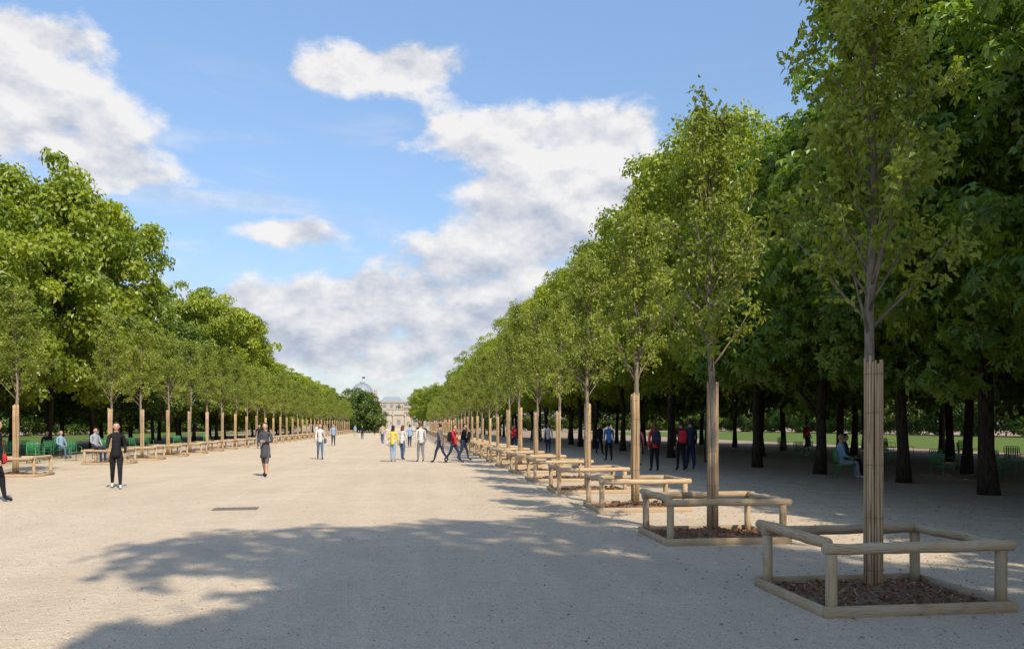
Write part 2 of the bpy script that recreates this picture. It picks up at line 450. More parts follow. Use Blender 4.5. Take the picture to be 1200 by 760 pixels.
# ------------------------------------------------------------------ ground
def ground_mat():
    m, nt = new_mat('compacted_sand'); g = N(nt, 'ShaderNodeNewGeometry'); P = g.outputs['Position']
    big = noise(nt, P, .22, 3, .6, .5); mid = noise(nt, P, 1.6, 5, .65); med = noise(nt, P, 9, 3, .7); fine = noise(nt, P, 38, 3, .75); gr = noise(nt, P, 110, 2, .7)
    mp = N(nt, 'ShaderNodeMapping'); L(nt, P, mp.inputs[0]); mp.inputs['Scale'].default_value = (1.2, .12, 1)
    tracks = noise(nt, mp.outputs[0], 1.3, 4, .6)
    c = mixc(nt, maprange(nt, big, .35, .65), (.61, .485, .345), (.72, .58, .42))
    c = mixc(nt, math_(nt, 'MULTIPLY', maprange(nt, mid, .4, .7), .55), c, (.53, .425, .31))
    c = mixc(nt, math_(nt, 'MULTIPLY', maprange(nt, tracks, .45, .65), .4), c, (.78, .64, .475))
    c = mixc(nt, math_(nt, 'MULTIPLY', maprange(nt, med, .50, .68), .34), c, (.40, .315, .23))
    c = mixc(nt, math_(nt, 'MULTIPLY', maprange(nt, fine, .50, .68), .55), c, (.31, .245, .18))
    c = mixc(nt, math_(nt, 'MULTIPLY', maprange(nt, gr, .54, .66), .7), c, (.88, .77, .61))
    c = mixc(nt, math_(nt, 'MULTIPLY', maprange(nt, gr, .46, .34), .8), c, (.22, .17, .125))
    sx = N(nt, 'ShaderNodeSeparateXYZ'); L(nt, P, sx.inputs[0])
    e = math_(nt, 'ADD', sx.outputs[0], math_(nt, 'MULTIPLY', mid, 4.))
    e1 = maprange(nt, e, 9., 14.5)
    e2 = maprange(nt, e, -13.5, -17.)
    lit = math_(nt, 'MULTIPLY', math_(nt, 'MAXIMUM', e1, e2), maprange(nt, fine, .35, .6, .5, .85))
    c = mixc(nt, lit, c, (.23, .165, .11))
    h = math_(nt, 'ADD', math_(nt, 'MULTIPLY', med, 2.), fine)
    p = principled(nt, c, .95, .10, h, 1., .016); out(nt, p.outputs[0]); return m
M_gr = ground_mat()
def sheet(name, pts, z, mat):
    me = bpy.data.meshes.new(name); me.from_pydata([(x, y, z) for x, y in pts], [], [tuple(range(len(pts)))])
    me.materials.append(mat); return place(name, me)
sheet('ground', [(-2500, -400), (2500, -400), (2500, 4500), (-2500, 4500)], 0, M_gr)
def grass_mat():
    m, nt = new_mat('lawn_grass'); g = N(nt, 'ShaderNodeNewGeometry'); P = g.outputs['Position']
    a = noise(nt, P, .3, 3); b = noise(nt, P, 25, 3, .7)
    c = mixc(nt, a, (.06, .105, .018), (.12, .17, .03)); c = mixc(nt, math_(nt, 'MULTIPLY', b, .5), c, (.15, .19, .045))
    p = principled(nt, c, .9, .1, b, .6, .03); out(nt, p.outputs[0]); return m
M_gs = grass_mat()
sheet('lawn', [(36, 18), (80, 18), (80, 190), (36, 190)], .02, M_gs)
sheet('lawn', [(-55, 25), (-33, 25), (-33, 190), (-55, 190)], .02, M_gs)
sheet('lawn', [(-19, 172), (-6, 172), (-6, 200), (-19, 200)], .02, M_gs)

# gravel, fallen leaves
rng = np.random.default_rng(3)
n = 26000
Yp = 4.5+15*rng.random(n)**1.7; Xp = rng.uniform(-1, 1, n)*(Yp*.75+.5)+Yp*.13
s = .003+.0075*rng.random(n)**2.2
base = np.array([[1, 0, 0], [0, 1, 0], [-1, 0, 0], [0, -1, 0], [0, 0, .7], [0, 0, -.5]])
V = (base[None]*s[:, None, None]*(1+.4*rng.normal(size=(n, 6, 1)))+np.c_[Xp, Yp, s*.3][:, None])
Ft = np.array([[0, 1, 4], [1, 2, 4], [2, 3, 4], [3, 0, 4], [1, 0, 5], [2, 1, 5], [3, 2, 5], [0, 3, 5]])
F = (Ft[None]+np.arange(n)[:, None, None]*6).reshape(-1, 3)
def peb_mat():
    m, nt = new_mat('pebble'); a = N(nt, 'ShaderNodeAttribute', attribute_name='tint')
    c = mixc(nt, a.outputs['Fac'], (.20, .16, .12), (.78, .67, .52)); p = principled(nt, c, .85, .2); out(nt, p.outputs[0]); return m
place('gravel', build_mesh('gravel', [part(V.reshape(-1, 3), F, 0, np.repeat(rng.random(n), 6))], [peb_mat()], False))
n = 3200
Yp = rng.uniform(4.5, 30, n); Xp = rng.normal(8.5, 3.6, n)
keep = (Xp > 1.0); Xp, Yp = Xp[keep], Yp[keep]; n = len(Xp)
def lit_mat():
    m, nt = new_mat('dry_leaf'); a = N(nt, 'ShaderNodeAttribute', attribute_name='tint')
    c = mixc(nt, a.outputs['Fac'], (.12, .07, .035), (.34, .24, .11)); p = principled(nt, c, .9, .1); out(nt, p.outputs[0]); return m
place('fallen_leaves', build_mesh('fallen_leaves', [leaves(np.c_[Xp, Yp, np.full(n, .012)], rng.normal(size=(n, 3))*.15+[0, 0, 1], .040, .023, rng.random(n), 0, False, 0.)], [lit_mat()], False))
# dark plate with raised bars, flat on the sand
M_plate = simple('dark_plate', (.18, .155, .125), .7, .3, 30)
dp = [box((0, 0, .006), (.85, .45, .012), 0, .5, .003)]
for i in range(8): dp.append(box((-.35+i*.1, 0, .015), (.045, .38, .006), 0))
place('ground_plate', build_mesh('ground_plate', dp, [M_plate], False), (-3.4, 16.3, 0), R(4))

# ------------------------------------------------------------------ chairs
M_green = simple('green_paint', (.035, .20, .07), .45, .2, 20, .5)
def chair():
    p = []
    def t(*pts, r=.013): p.append(tube(np.array(pts, float), r, 6, 0))
    for sx in (-1, 1):
        x = sx*.24
        t((x, -.22, 0), (x, -.22, .62), (x, -.16, .66), (x, .20, .66))
        t((x, .26, 0), (x, .20, .42), (x, .27, .88), (x*.8, .28, .92))
        t((x, -.22, .42), (x, .20, .40))
    t((-.19, .28, .92), (.19, .28, .92)); t((-.24, -.22, .42), (.24, -.22, .42)); t((-.24, .20, .40), (.24, .20, .40))
    for i in range(7): p.append(box((0, -.19+i*.06, .428-.003*i), (.47, .045, .008), 0, .5, .002))
    for i in range(6): p.append(box((-.17+i*.068, .245, .69), (.045, .008, .40), 0, .5, .002))
    return build_mesh('green_garden_chair', p, [M_green], True)
chm = chair()
for (x, y, r) in ((16.2, 22.6, 100), (17.1, 21.2, 80), (19.5, 24.6, 30), (20.6, 25.0, -20), (22.5, 30, 60), (24, 31, 200), (26, 27.5, 150), (28, 30.3, 20), (29.5, 31, 70), (17, 33, 10), (18.3, 34, 60), (24, 40, 60), (30, 41, 20), (33, 38, 160),
                  (21.5, 33.5, 80), (23.2, 35, 10), (26.5, 36, 200), (31, 34, 30), (27.5, 43, 30), (22, 45, 0),
                  (-17.3, 42.5, 60), (-18.6, 44, 20), (-19.5, 49, 100), (-21, 50, 10), (-17, 55, 70), (-18, 63, 70), (-22.5, 46, 130), (-16.8, 34.5, -60),
                  (-17.9, 38.5, 40), (-18.8, 39.6, 100), (-17.0, 46.5, 10), (-16.2, 50, 70), (-19.9, 42, 30), (-16.3, 59, 20), (-16.5, 68, 20), (-21.5, 39, 60),
                  (-16.0, 36.8, 70), (-16.6, 37.9, 20), (-15.4, 39.2, 50), (-15.2, 41.8, 80), (-15.6, 43.6, 10), (-18.3, 41.3, 60), (-17.2, 40.3, -20)):
    place('green_garden_chair', chm, (x, y, 0), R(r))

# ------------------------------------------------------------------ people
M_skin = simple('skin', (.50, .30, .20), .55, .08, 8, .4)
M_hd = simple('dark_hair', (.02, .014, .01), .5, .4, 60)
M_hb = simple('brown_hair', (.10, .05, .025), .5, .4, 60)
M_hg = simple('blond_hair', (.34, .22, .10), .5, .3, 60)
_cl = {}
def cloth(col):
    if col not in _cl:
        _cl[col] = simple('cloth_%d' % len(_cl), col, .85, .22, 25, .1)
    return _cl[col]
BLACK = (.018, .018, .021); NAVY = (.028, .038, .075); JEAN = (.09, .14, .24); WHITE = (.54, .53, .50); RED = (.50, .035, .045)
GREY = (.10, .10, .11); YEL = (.62, .48, .10); PINK = (.60, .22, .27); LBLUE = (.24, .36, .52); BEIGE = (.42, .34, .25); BLUE = (.06, .17, .45)

def person(x, y, rz, top=BLACK, legs=NAVY, hair=None, skin=None, h=1.68, stride=0., arms=.25, seated=0., bare=False, coat=None,
           longhair=False, pack=None, bag=None, shoe=BLACK, female=False, fold=False, sleeve=True, name='pedestrian'):
    hair = hair or M_hd; skin = skin or M_skin
    k = h/1.70; S = []
    J = {}; E = []
    def j(n, p, r, par=None):
        J[n] = len(S); S.append((np.array(p, float), r))
        if par is not None: E.append((J[par], J[n], n))
    zp = .93
    if seated: zp = seated+.10
    sw = .165 if female else .185
    lean = -.03 if not seated else .03
    j('pelvis', (0, 0, zp), .125)
    j('belly', (0, -.005+lean*.3, zp+.16), .105 if female else .118, 'pelvis')
    j('chest', (0, lean*.8, zp+.35), .125 if female else .14, 'belly')
    j('collar', (0, lean, zp+.49), .075, 'chest')
    j('neck', (0, lean-.01, zp+.57), .050, 'collar')
    j('skull', (0, lean-.02, zp+.63), .055, 'neck')
    for sd, nm in ((-1, 'L'), (1, 'R')):
        st = stride*sd
        j('hip'+nm, (sd*.085, -.005, zp-.06), .098, 'pelvis')
        if seated:
            j('knee'+nm, (sd*.11, -.44, seated+.06), .062, 'hip'+nm)
            j('calf'+nm, (sd*.115, -.45, seated*.62), .054, 'knee'+nm)
            j('ankle'+nm, (sd*.12, -.46+.03*sd, .09), .038, 'calf'+nm)
            j('toe'+nm, (sd*.13, -.62+.03*sd, .04), .034, 'ankle'+nm)
        else:
            ky = -math.sin(st*.9+max(0, .12 if stride else 0))*.44; kz = .87-.41*math.cos(st)
            back = st < 0
            ay = ky-math.sin(st*(1.0 if not back else 1.7))*.42*(.75 if not back else 1.); az_ = .09 if not back else .09+.16*abs(st)
            j('knee'+nm, (sd*.085, ky, .49), .064, 'hip'+nm)
            j('calf'+nm, (sd*.088, ky*.65+ay*.35+.015, .34), .056, 'knee'+nm)
            j('ankle'+nm, (sd*.09, ay+.01, az_), .038, 'calf'+nm)
            j('toe'+nm, (sd*.10, ay-.14, .036 if not back else .04), .034, 'ankle'+nm)
        ar = -st*1.1 if stride else 0
        sh = (sd*sw, lean+.01, zp+.455)
        j('shoulder'+nm, sh, .060, 'collar')
        if fold:
            el = (sd*(sw+.06), lean+.02, zp+.20); wr = (sd*.05, lean-.20, zp+.22)
        elif seated:
            el = (sd*(sw+.05), lean-.06, zp+.19); wr = (sd*.12, lean-.27, zp+.10)
        else:
            el = (sd*(sw+.045), lean+.01-math.sin(ar)*.27, zp+.455-.27*math.cos(ar))
            wr = (sd*(sw+.055), el[1]-math.sin(ar+arms)*.24, el[2]-.24*math.cos(ar+arms))
        j('elbow'+nm, el, .045, 'shoulder'+nm)
        j('wrist'+nm, wr, .028, 'elbow'+nm)
        wv = np.array(wr)-np.array(el); wv /= np.linalg.norm(wv)
        j('palm'+nm, np.array(wr)+wv*.06, .033, 'wrist'+nm)
    me = bpy.data.meshes.new('tmp'); me.from_pydata([tuple(a) for a, _ in S], [(a, b) for a, b, _ in E], [])
    ob = bpy.data.objects.new('tmp', me); scene.collection.objects.link(ob)
    md = ob.modifiers.new('s', 'SKIN'); md.use_smooth_shade = True
    for i, (_, r) in enumerate(S):
        me.skin_vertices[0].data[i].radius = (r, r); me.skin_vertices[0].data[i].use_root = (i == 0)
    ob.modifiers.new('u', 'SUBSURF').levels = 2
    dg = bpy.context.evaluated_depsgraph_get(); em = bpy.data.meshes.new_from_object(ob.evaluated_get(dg))
    V = np.array([v.co[:] for v in em.vertices]); F = [tuple(p.vertices) for p in em.polygons]
    bpy.data.objects.remove(ob); bpy.data.meshes.remove(em)
    if len(V) == 0: return
    FC = np.array([V[list(f)].mean(0) for f in F])
    best = np.full(len(FC), 9.); lab = np.zeros(len(FC), int)
    for a, b, n in E:
        A, B = S[a][0], S[b][0]; d = B-A; t = np.clip(((FC-A)@d)/(d@d), 0, 1)
        ds = np.linalg.norm(FC-(A+t[:, None]*d), axis=1)/(.6*S[a][1]+.6*S[b][1])
        if n[:-1] in ('toe',): l = 3
        elif n[:-1] in ('palm',): l = 2
        elif n in ('neck', 'skull'): l = 2
        elif n[:-1] in ('wrist',): l = 0 if sleeve else 2
        elif n[:-1] in ('calf', 'ankle'): l = 2 if bare else 1
        elif n[:-1] in ('knee', 'hip'): l = 1
        else: l = 0
        m = ds < best; best[m] = ds[m]; lab[m] = l
    lab[(lab == 0) & (FC[:, 2] < zp-.02) & (np.abs(FC[:, 0]) < .13)] = 1
    parts = [part(V, F, lab)]
    hc = S[J['skull']][0]+np.array([0, -.015, .075])
    def face(V):
        V = V.copy(); y, z = V[:, 1], V[:, 2]
        fr = y < 0
        V[:, 0] *= np.where(z < 0, 1-.28*(np.clip(-z, 0, 1)/.115)**1.5, 1); V[fr, 1] *= .93
        nose = np.exp(-(V[:, 0]/.016)**2-((z+.012)/.028)**2)*fr; V[:, 1] -= nose*.022
        br = np.exp(-((z-.03)/.012)**2)*fr; V[:, 1] -= br*.005
        ch_ = np.exp(-(V[:, 0]/.03)**2-((z+.095)/.02)**2)*fr; V[:, 1] -= ch_*.012
        return V
    parts.append(ellipsoid(hc, (.076, .096, .115), 2, 22, 18, fn=face))
    for sd in (-1, 1):
        parts.append(ellipsoid(hc+np.array([sd*.077, .008, -.005]), (.010, .018, .030), 2, 8, 6))
        parts.append(ellipsoid(hc+np.array([sd*.030, -.083, .012]), (.012, .006, .007), 4, 8, 6))
    parts.append(ellipsoid(hc+np.array([0, -.083, -.052]), (.022, .006, .006), 6, 8, 6))
    def hairf(V):
        V = V.copy(); m = (V[:, 1] < -.02) & (V[:, 2] < .055); V[m] *= .82
        m = (V[:, 2] < -.03); V[m] *= .9
        return V
    parts.append(ellipsoid(hc+np.array([0, .012, .014]), (.086, .100, .116), 4, 18, 14, fn=hairf))
    if longhair:
        parts.append(ellipsoid(hc+np.array([0, .060, -.12]), (.085, .045, .17), 4, 14, 10))
    for nm, sd in (('L', -1), ('R', 1)):
        w, p = S[J['wrist'+nm]][0], S[J['palm'+nm]][0]; d = unit(p-w)
        side = unit(np.cross(d, np.array([sd*1., 0, 0]))+1e-6); inn = np.array([-sd*1., 0, 0])
        for q, ln in enumerate((.066, .076, .072, .056)):
            o = p+side*(q-1.5)*.017+d*.012
            parts.append(tube(np.array([o, o+d*ln*.5+inn*.004, o+d*ln*.85+inn*.018, o+d*ln+inn*.03]), [.0085, .008, .0075, .006], 6, 2))
        o = w+d*.03+side*-.022
        parts.append(tube(np.array([o, o-side*.022+d*.025+inn*.01, o-side*.026+d*.052+inn*.018]), [.011, .0095, .007], 6, 2))
    if coat:
        hem = coat
        th = np.linspace(0, 1, 6)
        z = (zp+.30)*(1-th)+hem*th
        rad = np.interp(th, [0, .3, .5, 1], [.150, .135, .165, .215])
        parts.append(tube(np.c_[np.zeros(6), np.full(6, lean*.4), z], rad, 20, 0, caps=True, flat=.78))
    elif not seated:
        z = np.linspace(zp+.28, zp-.10, 6)
        parts.append(tube(np.c_[np.zeros(6), np.full(6, lean*.4), z], [.138, .134, .140, .152, .160, .158], 20, 0, caps=True, flat=.80))
    if pack:
        parts.append(ellipsoid((0, lean+.20, zp+.27), (.15, .10, .23), 5, 16, 12, e=.6))
        parts.append(ellipsoid((0, lean+.29, zp+.18), (.11, .04, .10), 5, 12, 8, e=.6))
        for sd in (-1, 1):
            parts.append(tube(np.array([(sd*.10, lean+.12, zp+.44), (sd*.11, lean+.01, zp+.535), (sd*.12, lean-.12, zp+.42), (sd*.14, lean-.12, zp+.22), (sd*.15, lean+.08, zp+.10)]), .018, 6, 5))
    if bag:
        parts.append(ellipsoid((.25, 0, zp-.02), (.06, .15, .12), 5, 14, 10, e=.6))
        parts.append(tube(np.array([(.25, -.10, zp+.08), (.12, -.15, zp+.3), (-.08, -.02, zp+.52), (.12, .15, zp+.3), (.25, .10, zp+.08)]), .010, 6, 5))
    Mx = Matrix.Scale(k, 4); parts = [xform(p, Mx) for p in parts]
    mlip = simple('lip', (.35, .12, .10), .5) if 'lip' not in bpy.data.materials else bpy.data.materials['lip']
    me = build_mesh(name, parts, [cloth(top), cloth(legs), skin, cloth(shoe), hair, cloth(pack or bag or BLACK), mlip], True)
    return place(name, me, (x, y, 0), rz)

person(-8.85, 18.4, R(90), top=BLACK, legs=BLACK, h=1.72, stride=.2, bag=RED)
person(-7.6, 22.0, R(20), top=BLACK, legs=BLACK, female=True, stride=.28, arms=.9, hair=M_hd, h=1.68, longhair=True, shoe=WHITE)
person(-4.6, 26.5, R(-8), top=(.07, .07, .085), legs=GREY, female=True, stride=.26, fold=True, bare=True, coat=.62, longhair=True, hair=M_hb, h=1.68)
person(-4.3, 39.5, R(10), top=WHITE, legs=JEAN, female=True, stride=.25, longhair=True, hair=M_hb, h=1.68, bag=GREY)
person(-6.1, 65.6, R(10), top=LBLUE, legs=NAVY, stride=.25)
person(-.75, 36.3, R(170), top=YEL, legs=LBLUE, female=True, longhair=True, hair=M_hd, h=1.6, bag=WHITE, stride=.1)
person(-.35, 38.3, R(150), top=WHITE, legs=JEAN, female=True, longhair=True, hair=M_hb, h=1.6, stride=.1)
person(.5, 36.1, R(200), top=WHITE, legs=(.20, .20, .22), h=1.72, stride=.12, hair=M_hb)
person(1.35, 35.4, R(250), top=(.16, .14, .15), legs=NAVY, h=1.68, stride=.35, hair=M_hd)
person(1.9, 35.0, R(60), top=RED, legs=NAVY, h=1.62, stride=.45, hair=M_hb, female=True, pack=BLACK)
person(2.5, 37.5, R(80), top=BLACK, legs=JEAN, h=1.66, stride=.3, hair=M_hd)
person(9.1, 35.9, R(185), top=BLUE, legs=BLACK, h=1.72, stride=.15)
person(8.7, 27.7, R(182), top=RED, legs=BLACK, h=1.72, stride=.1, pack=NAVY, female=True, longhair=True, hair=M_hb)
person(9.75, 27.9, R(180), top=BLACK, legs=BLACK, h=1.75, stride=.12, pack=RED)
person(10.35, 28.6, R(176), top=NAVY, legs=NAVY, h=1.8, stride=.15)
person(11.5, 31.6, R(190), top=(.03, .03, .04), legs=GREY, h=1.74, stride=.15)
person(9.35, 32., R(160), top=PINK, legs=BEIGE, h=1.6, female=True, longhair=True, hair=M_hg, stride=.1)
person(8.2, 47., R(170), top=WHITE, legs=NAVY, h=1.7, stride=.2, hair=M_hb)
person(7.6, 47.6, R(175), top=GREY, legs=JEAN, h=1.75, stride=.2)
person(10.6, 44., R(20), top=BLACK, legs=BLACK, h=1.7, stride=.2)
person(7.2, 55., R(10), top=RED, legs=NAVY, h=1.65, stride=.2, female=True, longhair=True)
person(13.3, 23.3, R(75), top=LBLUE, legs=(.25, .28, .32), seated=.45, hair=M_hg, h=1.7, shoe=WHITE, name='seated_person')
place('green_garden_chair', chm, (13.36, 23.3, 0), R(75))
person(14.0, 24.3, R(70), top=NAVY, legs=BLACK, seated=.45, h=1.7, name='seated_person')
place('green_garden_chair', chm, (14.05, 24.3, 0), R(70))
person(3.55, 48.3, R(-90), top=BLACK, legs=NAVY, seated=.62, h=1.7, name='seated_person')
person(-13.5, 36.6, R(60), top=(.30, .33, .38), legs=NAVY, seated=.62, h=1.7, name='seated_person')
person(-17.3, 42.5, R(60), top=LBLUE, legs=JEAN, seated=.45, h=1.7, name='seated_person', hair=M_hg)
person(-16.8, 34.5, R(-60), top=WHITE, legs=JEAN, seated=.45, h=1.65, name='seated_person', hair=M_hb)
person(-18.6, 44, R(20), top=BLACK, legs=NAVY, seated=.45, h=1.7, name='seated_person')
for (x, y, c1, c2, r) in ((8.9, 69, WHITE, JEAN, 180), (8.2, 66, NAVY, BLACK, 10), (-5.5, 95, BLACK, NAVY, 0), (-3., 88, WHITE, JEAN, 180), (-1, 110, RED, NAVY, 0), (-8, 120, LBLUE, BEIGE, 30),
                          (-2.4, 72, BEIGE, JEAN, 170), (1.5, 80, NAVY, BLACK, 5), (1., 100, BLACK, GREY, 0), (-9.5, 84, WHITE, NAVY, 30), (-6, 140, BLACK, BLACK, 0), (-3, 135, WHITE, GREY, 0), (0, 60, LBLUE, NAVY, 175), (.8, 60.5, BLACK, JEAN, 175),
                          (20, 52, WHITE, JEAN, 90), (25, 48, RED, NAVY, 90), (-10.5, 58, BLACK, JEAN, 10)):
    person(x, y, R(r), top=c1, legs=c2, stride=.22, h=random.uniform(1.58, 1.8))

# ------------------------------------------------------------------ palace, dome, arch
M_st = simple('limestone', (.38, .33, .27), .85, .12, .6)
M_st2 = simple('pale_stone', (.42, .37, .30), .85, .12, 1.)
M_slate = simple('slate_roof', (.24, .27, .31), .55, .2, 2.)  # slate paled, distance haze put into the colour
M_gl = simple('window_glass', (.20, .205, .21), .2, .2, 2., .6)  # glass lightened in its base colour to suggest haze
def empty(name, loc):
    e = bpy.data.objects.new(name, None); scene.collection.objects.link(e); e.location = loc; return e
def child(par, name, parts, mats, smooth=False):
    o = place(name, build_mesh(name, parts, mats, smooth)); o.parent = par; return o
def frustum(c, s0, s1, z0, z1, mat=0):
    V = [(c[0]+i*s[0]/2, c[1]+j*s[1]/2, z) for s, z in ((s0, z0), (s1, z1)) for i, j in ((-1, -1), (1, -1), (1, 1), (-1, 1))]
    F = [(3, 2, 1, 0), (4, 5, 6, 7), (0, 1, 5, 4), (1, 2, 6, 5), (2, 3, 7, 6), (3, 0, 4, 7)]
    return part(V, F, mat)
pal = empty('palace_building', (-14, 560, 0)); pal.scale = (.95, 1, .9)
W = []; Wn = []; Rf = []
for x in np.arange(-80, 80, 5.0):
    Wn += [box((x+2.5, -7.3, 4.4), (2.0, .3, 4.6)), box((x+2.5, -7.3, 11.2), (1.8, .3, 3.8))]
    W.append(box((x, -7.6, 7.5), (.9, .9, 15.0)))
    W.append(frustum((x+2.5, -6.0), (2.0, 2.4), (1.6, 2.2), 17.2, 19.6)); Wn.append(box((x+2.5, -7.3, 18.4), (1., .3, 1.6)))
W += [box((0, 0, 7.5), (160, 14, 15)), box((0, -7.4, 7.9), (160, 1.4, .7)), box((0, 0, 15.4), (161, 16.4, .8)), box((0, -7.6, 16.3), (160, .5, 1.0))]
Rf.append(frustum((0, 0), (159, 13.6), (154, 7), 15.8, 20.3))
for cx in (-46, 2, 40, 66):
    W.append(box((cx, -1.5, 9.5), (17, 17, 19))); W.append(box((cx, -1.5, 19.4), (18, 18, .8))); Rf.append(frustum((cx, -1.5), (17, 17), (10, 10), 19.8, 23.5))
    for dx in (-5, 0, 5):
        for z in (4.4, 11.2, 16.6): Wn.append(box((cx+dx, -10.1, z), (2., .3, 3.4 if z < 15 else 2.4)))
child(pal, 'walls', W, [M_st]); child(pal, 'windows', Wn, [M_gl]); child(pal, 'roof', Rf, [M_slate])
dom = empty('domed_pavilion', (-29, 500, 0)); dom.scale = (.88, .88, .90)
W = [box((0, 0, 10), (22, 16, 20)), box((0, 0, 20.4), (23, 17, .8))]; Wn = []
for dx in (-8, -4, 0, 4, 8):
    for z in (5, 11.5, 17): Wn.append(box((dx, -8.1, z), (1.9, .3, 3.6)))
for dx in (-10, -6, -2, 2, 6, 10):
    W.append(box((dx, -8.3, 10), (.7, .6, 20)))
th = np.linspace(0, 1, 9)
Dm = [tube(np.c_[np.zeros(9), np.zeros(9), 20.8+9.5*np.sin(th*np.pi/2)], 7.6*np.cos(th*np.pi/2*.86), 28, 0)]
Rb = [tube(np.array([(math.cos(a)*7.75*math.cos(t*np.pi/2*.86), math.sin(a)*7.75*math.cos(t*np.pi/2*.86), 20.9+9.6*math.sin(t*np.pi/2)) for t in th]), .22, 5, 0) for a in np.linspace(0, 2*np.pi, 17)[:-1]]
Rb += [box((0, 0, 31), (3.2, 3.2, 1.4)), tube(np.array([(0, 0, 31.5), (0, 0, 33.5), (0, 0, 35.0)]), .12, 6, 0)]
for a, b in ((-9.5, 1), (9.5, 1)): W += [box((a, -6, 22.5), (2.2, 2.2, 4)), ellipsoid((a, -6, 25), (1.2, 1.2, 1.4), 0)]
child(dom, 'walls', W, [M_st]); child(dom, 'windows', Wn, [M_gl])
M_dome = simple('dome_glazing', (.26, .295, .33), .5, .2, .8, .3)  # dome colour paled in place of distance haze
child(dom, 'glazed_dome', Dm, [M_dome], True); child(dom, 'ribs', Rb, [simple('lead_ribs', (.33, .34, .35), .6)], True)
child(dom, 'flag', [box((1.0, 0, 34.4), (1.8, .08, 1.1))], [cloth(NAVY)])
arc = empty('triumphal_arch', (-5.5, 430, 0)); arc.scale = (.85, .85, .8)
def arch_wall(x0, x1, cx, w, hs, top, y0, y1):
    r = w/2; n = 12
    inner = [(cx-r, 0), (cx-r, hs)]+[(cx-r*math.cos(t), hs+r*math.sin(t)) for t in np.linspace(0, np.pi, n)[1:-1]]+[(cx+r, hs), (cx+r, 0)]
    m = len(inner); outer = []
    for (x, z) in inner:
        if x <= cx-r+1e-6: outer.append((x0, z))
        elif x >= cx+r-1e-6: outer.append((x1, z))
        else: outer.append((x0+(x-(cx-r))/(2*r)*(x1-x0), top))
    outer[1] = (x0, top); outer[-2] = (x1, top)
    V = [(x, y0, z) for x, z in inner]+[(x, y0, z) for x, z in outer]+[(x, y1, z) for x, z in inner]+[(x, y1, z) for x, z in outer]
    F = []
    for i in range(m-1):
        F += [(i, i+1, m+i+1, m+i), (2*m+i, 3*m+i, 3*m+i+1, 2*m+i+1), (i, 2*m+i, 2*m+i+1, i+1)]
    F += [(m, m+1, 3*m+1, 3*m), (2*m-1, 4*m-1, 4*m-2, 2*m-2)]
    return part(V, F, 0)
A = [arch_wall(-3.4, 3.4, 0, 4.4, 5.2, 9.0, -3, 3), arch_wall(-8.4, -3.4, -5.9, 2.6, 3.6, 9.0, -3, 3), arch_wall(3.4, 8.4, 5.9, 2.6, 3.6, 9.0, -3, 3)]
A += [box((0, 0, 9.4), (18.2, 7.6, .8)), box((0, 0, 11.1), (15.6, 5.6, 2.6)), box((0, 0, 12.6), (16.6, 6.4, .4))]
for x in (-8, -3.7, 3.7, 8): A += [tube(np.array([(x, -3.7, .9), (x, -3.7, 4), (x, -3.7, 8.4)]), [.42, .42, .36], 12), box((x, -3.7, .45), (1.2, 1.2, .9)), box((x, -3.6, 8.7), (1.1, 1.3, .6)),
                                   ellipsoid((x, -3.5, 10.9), (.35, .3, 1.1), 0, 8, 6)]
child(arc, 'arch_body', A, [M_st2])
Q = []
for x in (-1.8, -.6, .6, 1.8): Q += [ellipsoid((x, -.8, 14.0), (.32, .95, .55), 0, 10, 8), tube(np.array([(x, -1.5, 14.1), (x, -1.9, 14.7), (x, -2.1, 15.1)]), [.26, .2, .16], 8), ellipsoid((x, -2.3, 15.1), (.15, .36, .17), 0, 8, 6)] + \
    [tube(np.array([(x+a, -.8+b, 13.8), (x+a, -.8+b-.05, 13.3), (x+a, -.8+b, 12.8)]), .09, 5) for a in (-.16, .16) for b in (-.6, .6)]
Q += [ellipsoid((0, 1.3, 14.2), (.8, .7, .9), 0), tube(np.array([(0, 1.4, 14.5), (0, 1.4, 15.6), (0, 1.4, 16.1)]), [.3, .26, .14], 8), ellipsoid((0, 1.4, 16.3), (.2, .2, .25), 0)]
child(arc, 'chariot_statue', Q, [simple('bronze', (.10, .12, .10), .5)], True)

# ------------------------------------------------------------------ world: sky + clouds
w = bpy.data.worlds.new('World'); scene.world = w; w.use_nodes = True; nt = w.node_tree; nt.nodes.clear()
try: w.cycles.sampling_method = 'NONE'
except Exception: pass
sky = N(nt, 'ShaderNodeTexSky', sky_type='NISHITA'); sky.sun_disc = False
sky.sun_elevation = SUN_EL; sky.sun_rotation = SUN_AZ; sky.air_density = 1.0; sky.dust_density = .6; sky.ozone_density = 2.0
bg = N(nt, 'ShaderNodeBackground'); bg.inputs[1].default_value = .15
tc = N(nt, 'ShaderNodeTexCoord'); D = tc.outputs['Generated']
sp = N(nt, 'ShaderNodeSeparateXYZ'); L(nt, D, sp.inputs[0])
az = math_(nt, 'MULTIPLY', math_(nt, 'ARCTAN2', sp.outputs[0], sp.outputs[1]), 57.2958)
el = math_(nt, 'MULTIPLY', math_(nt, 'ARCSINE', sp.outputs[2]), 57.2958)
gain = mixc(nt, maprange(nt, el, 2, 32), (.80, .80, .84), (1.66, 1.68, 1.64))
L(nt, mixc(nt, 1., sky.outputs[0], gain, 'MULTIPLY'), bg.inputs[0])
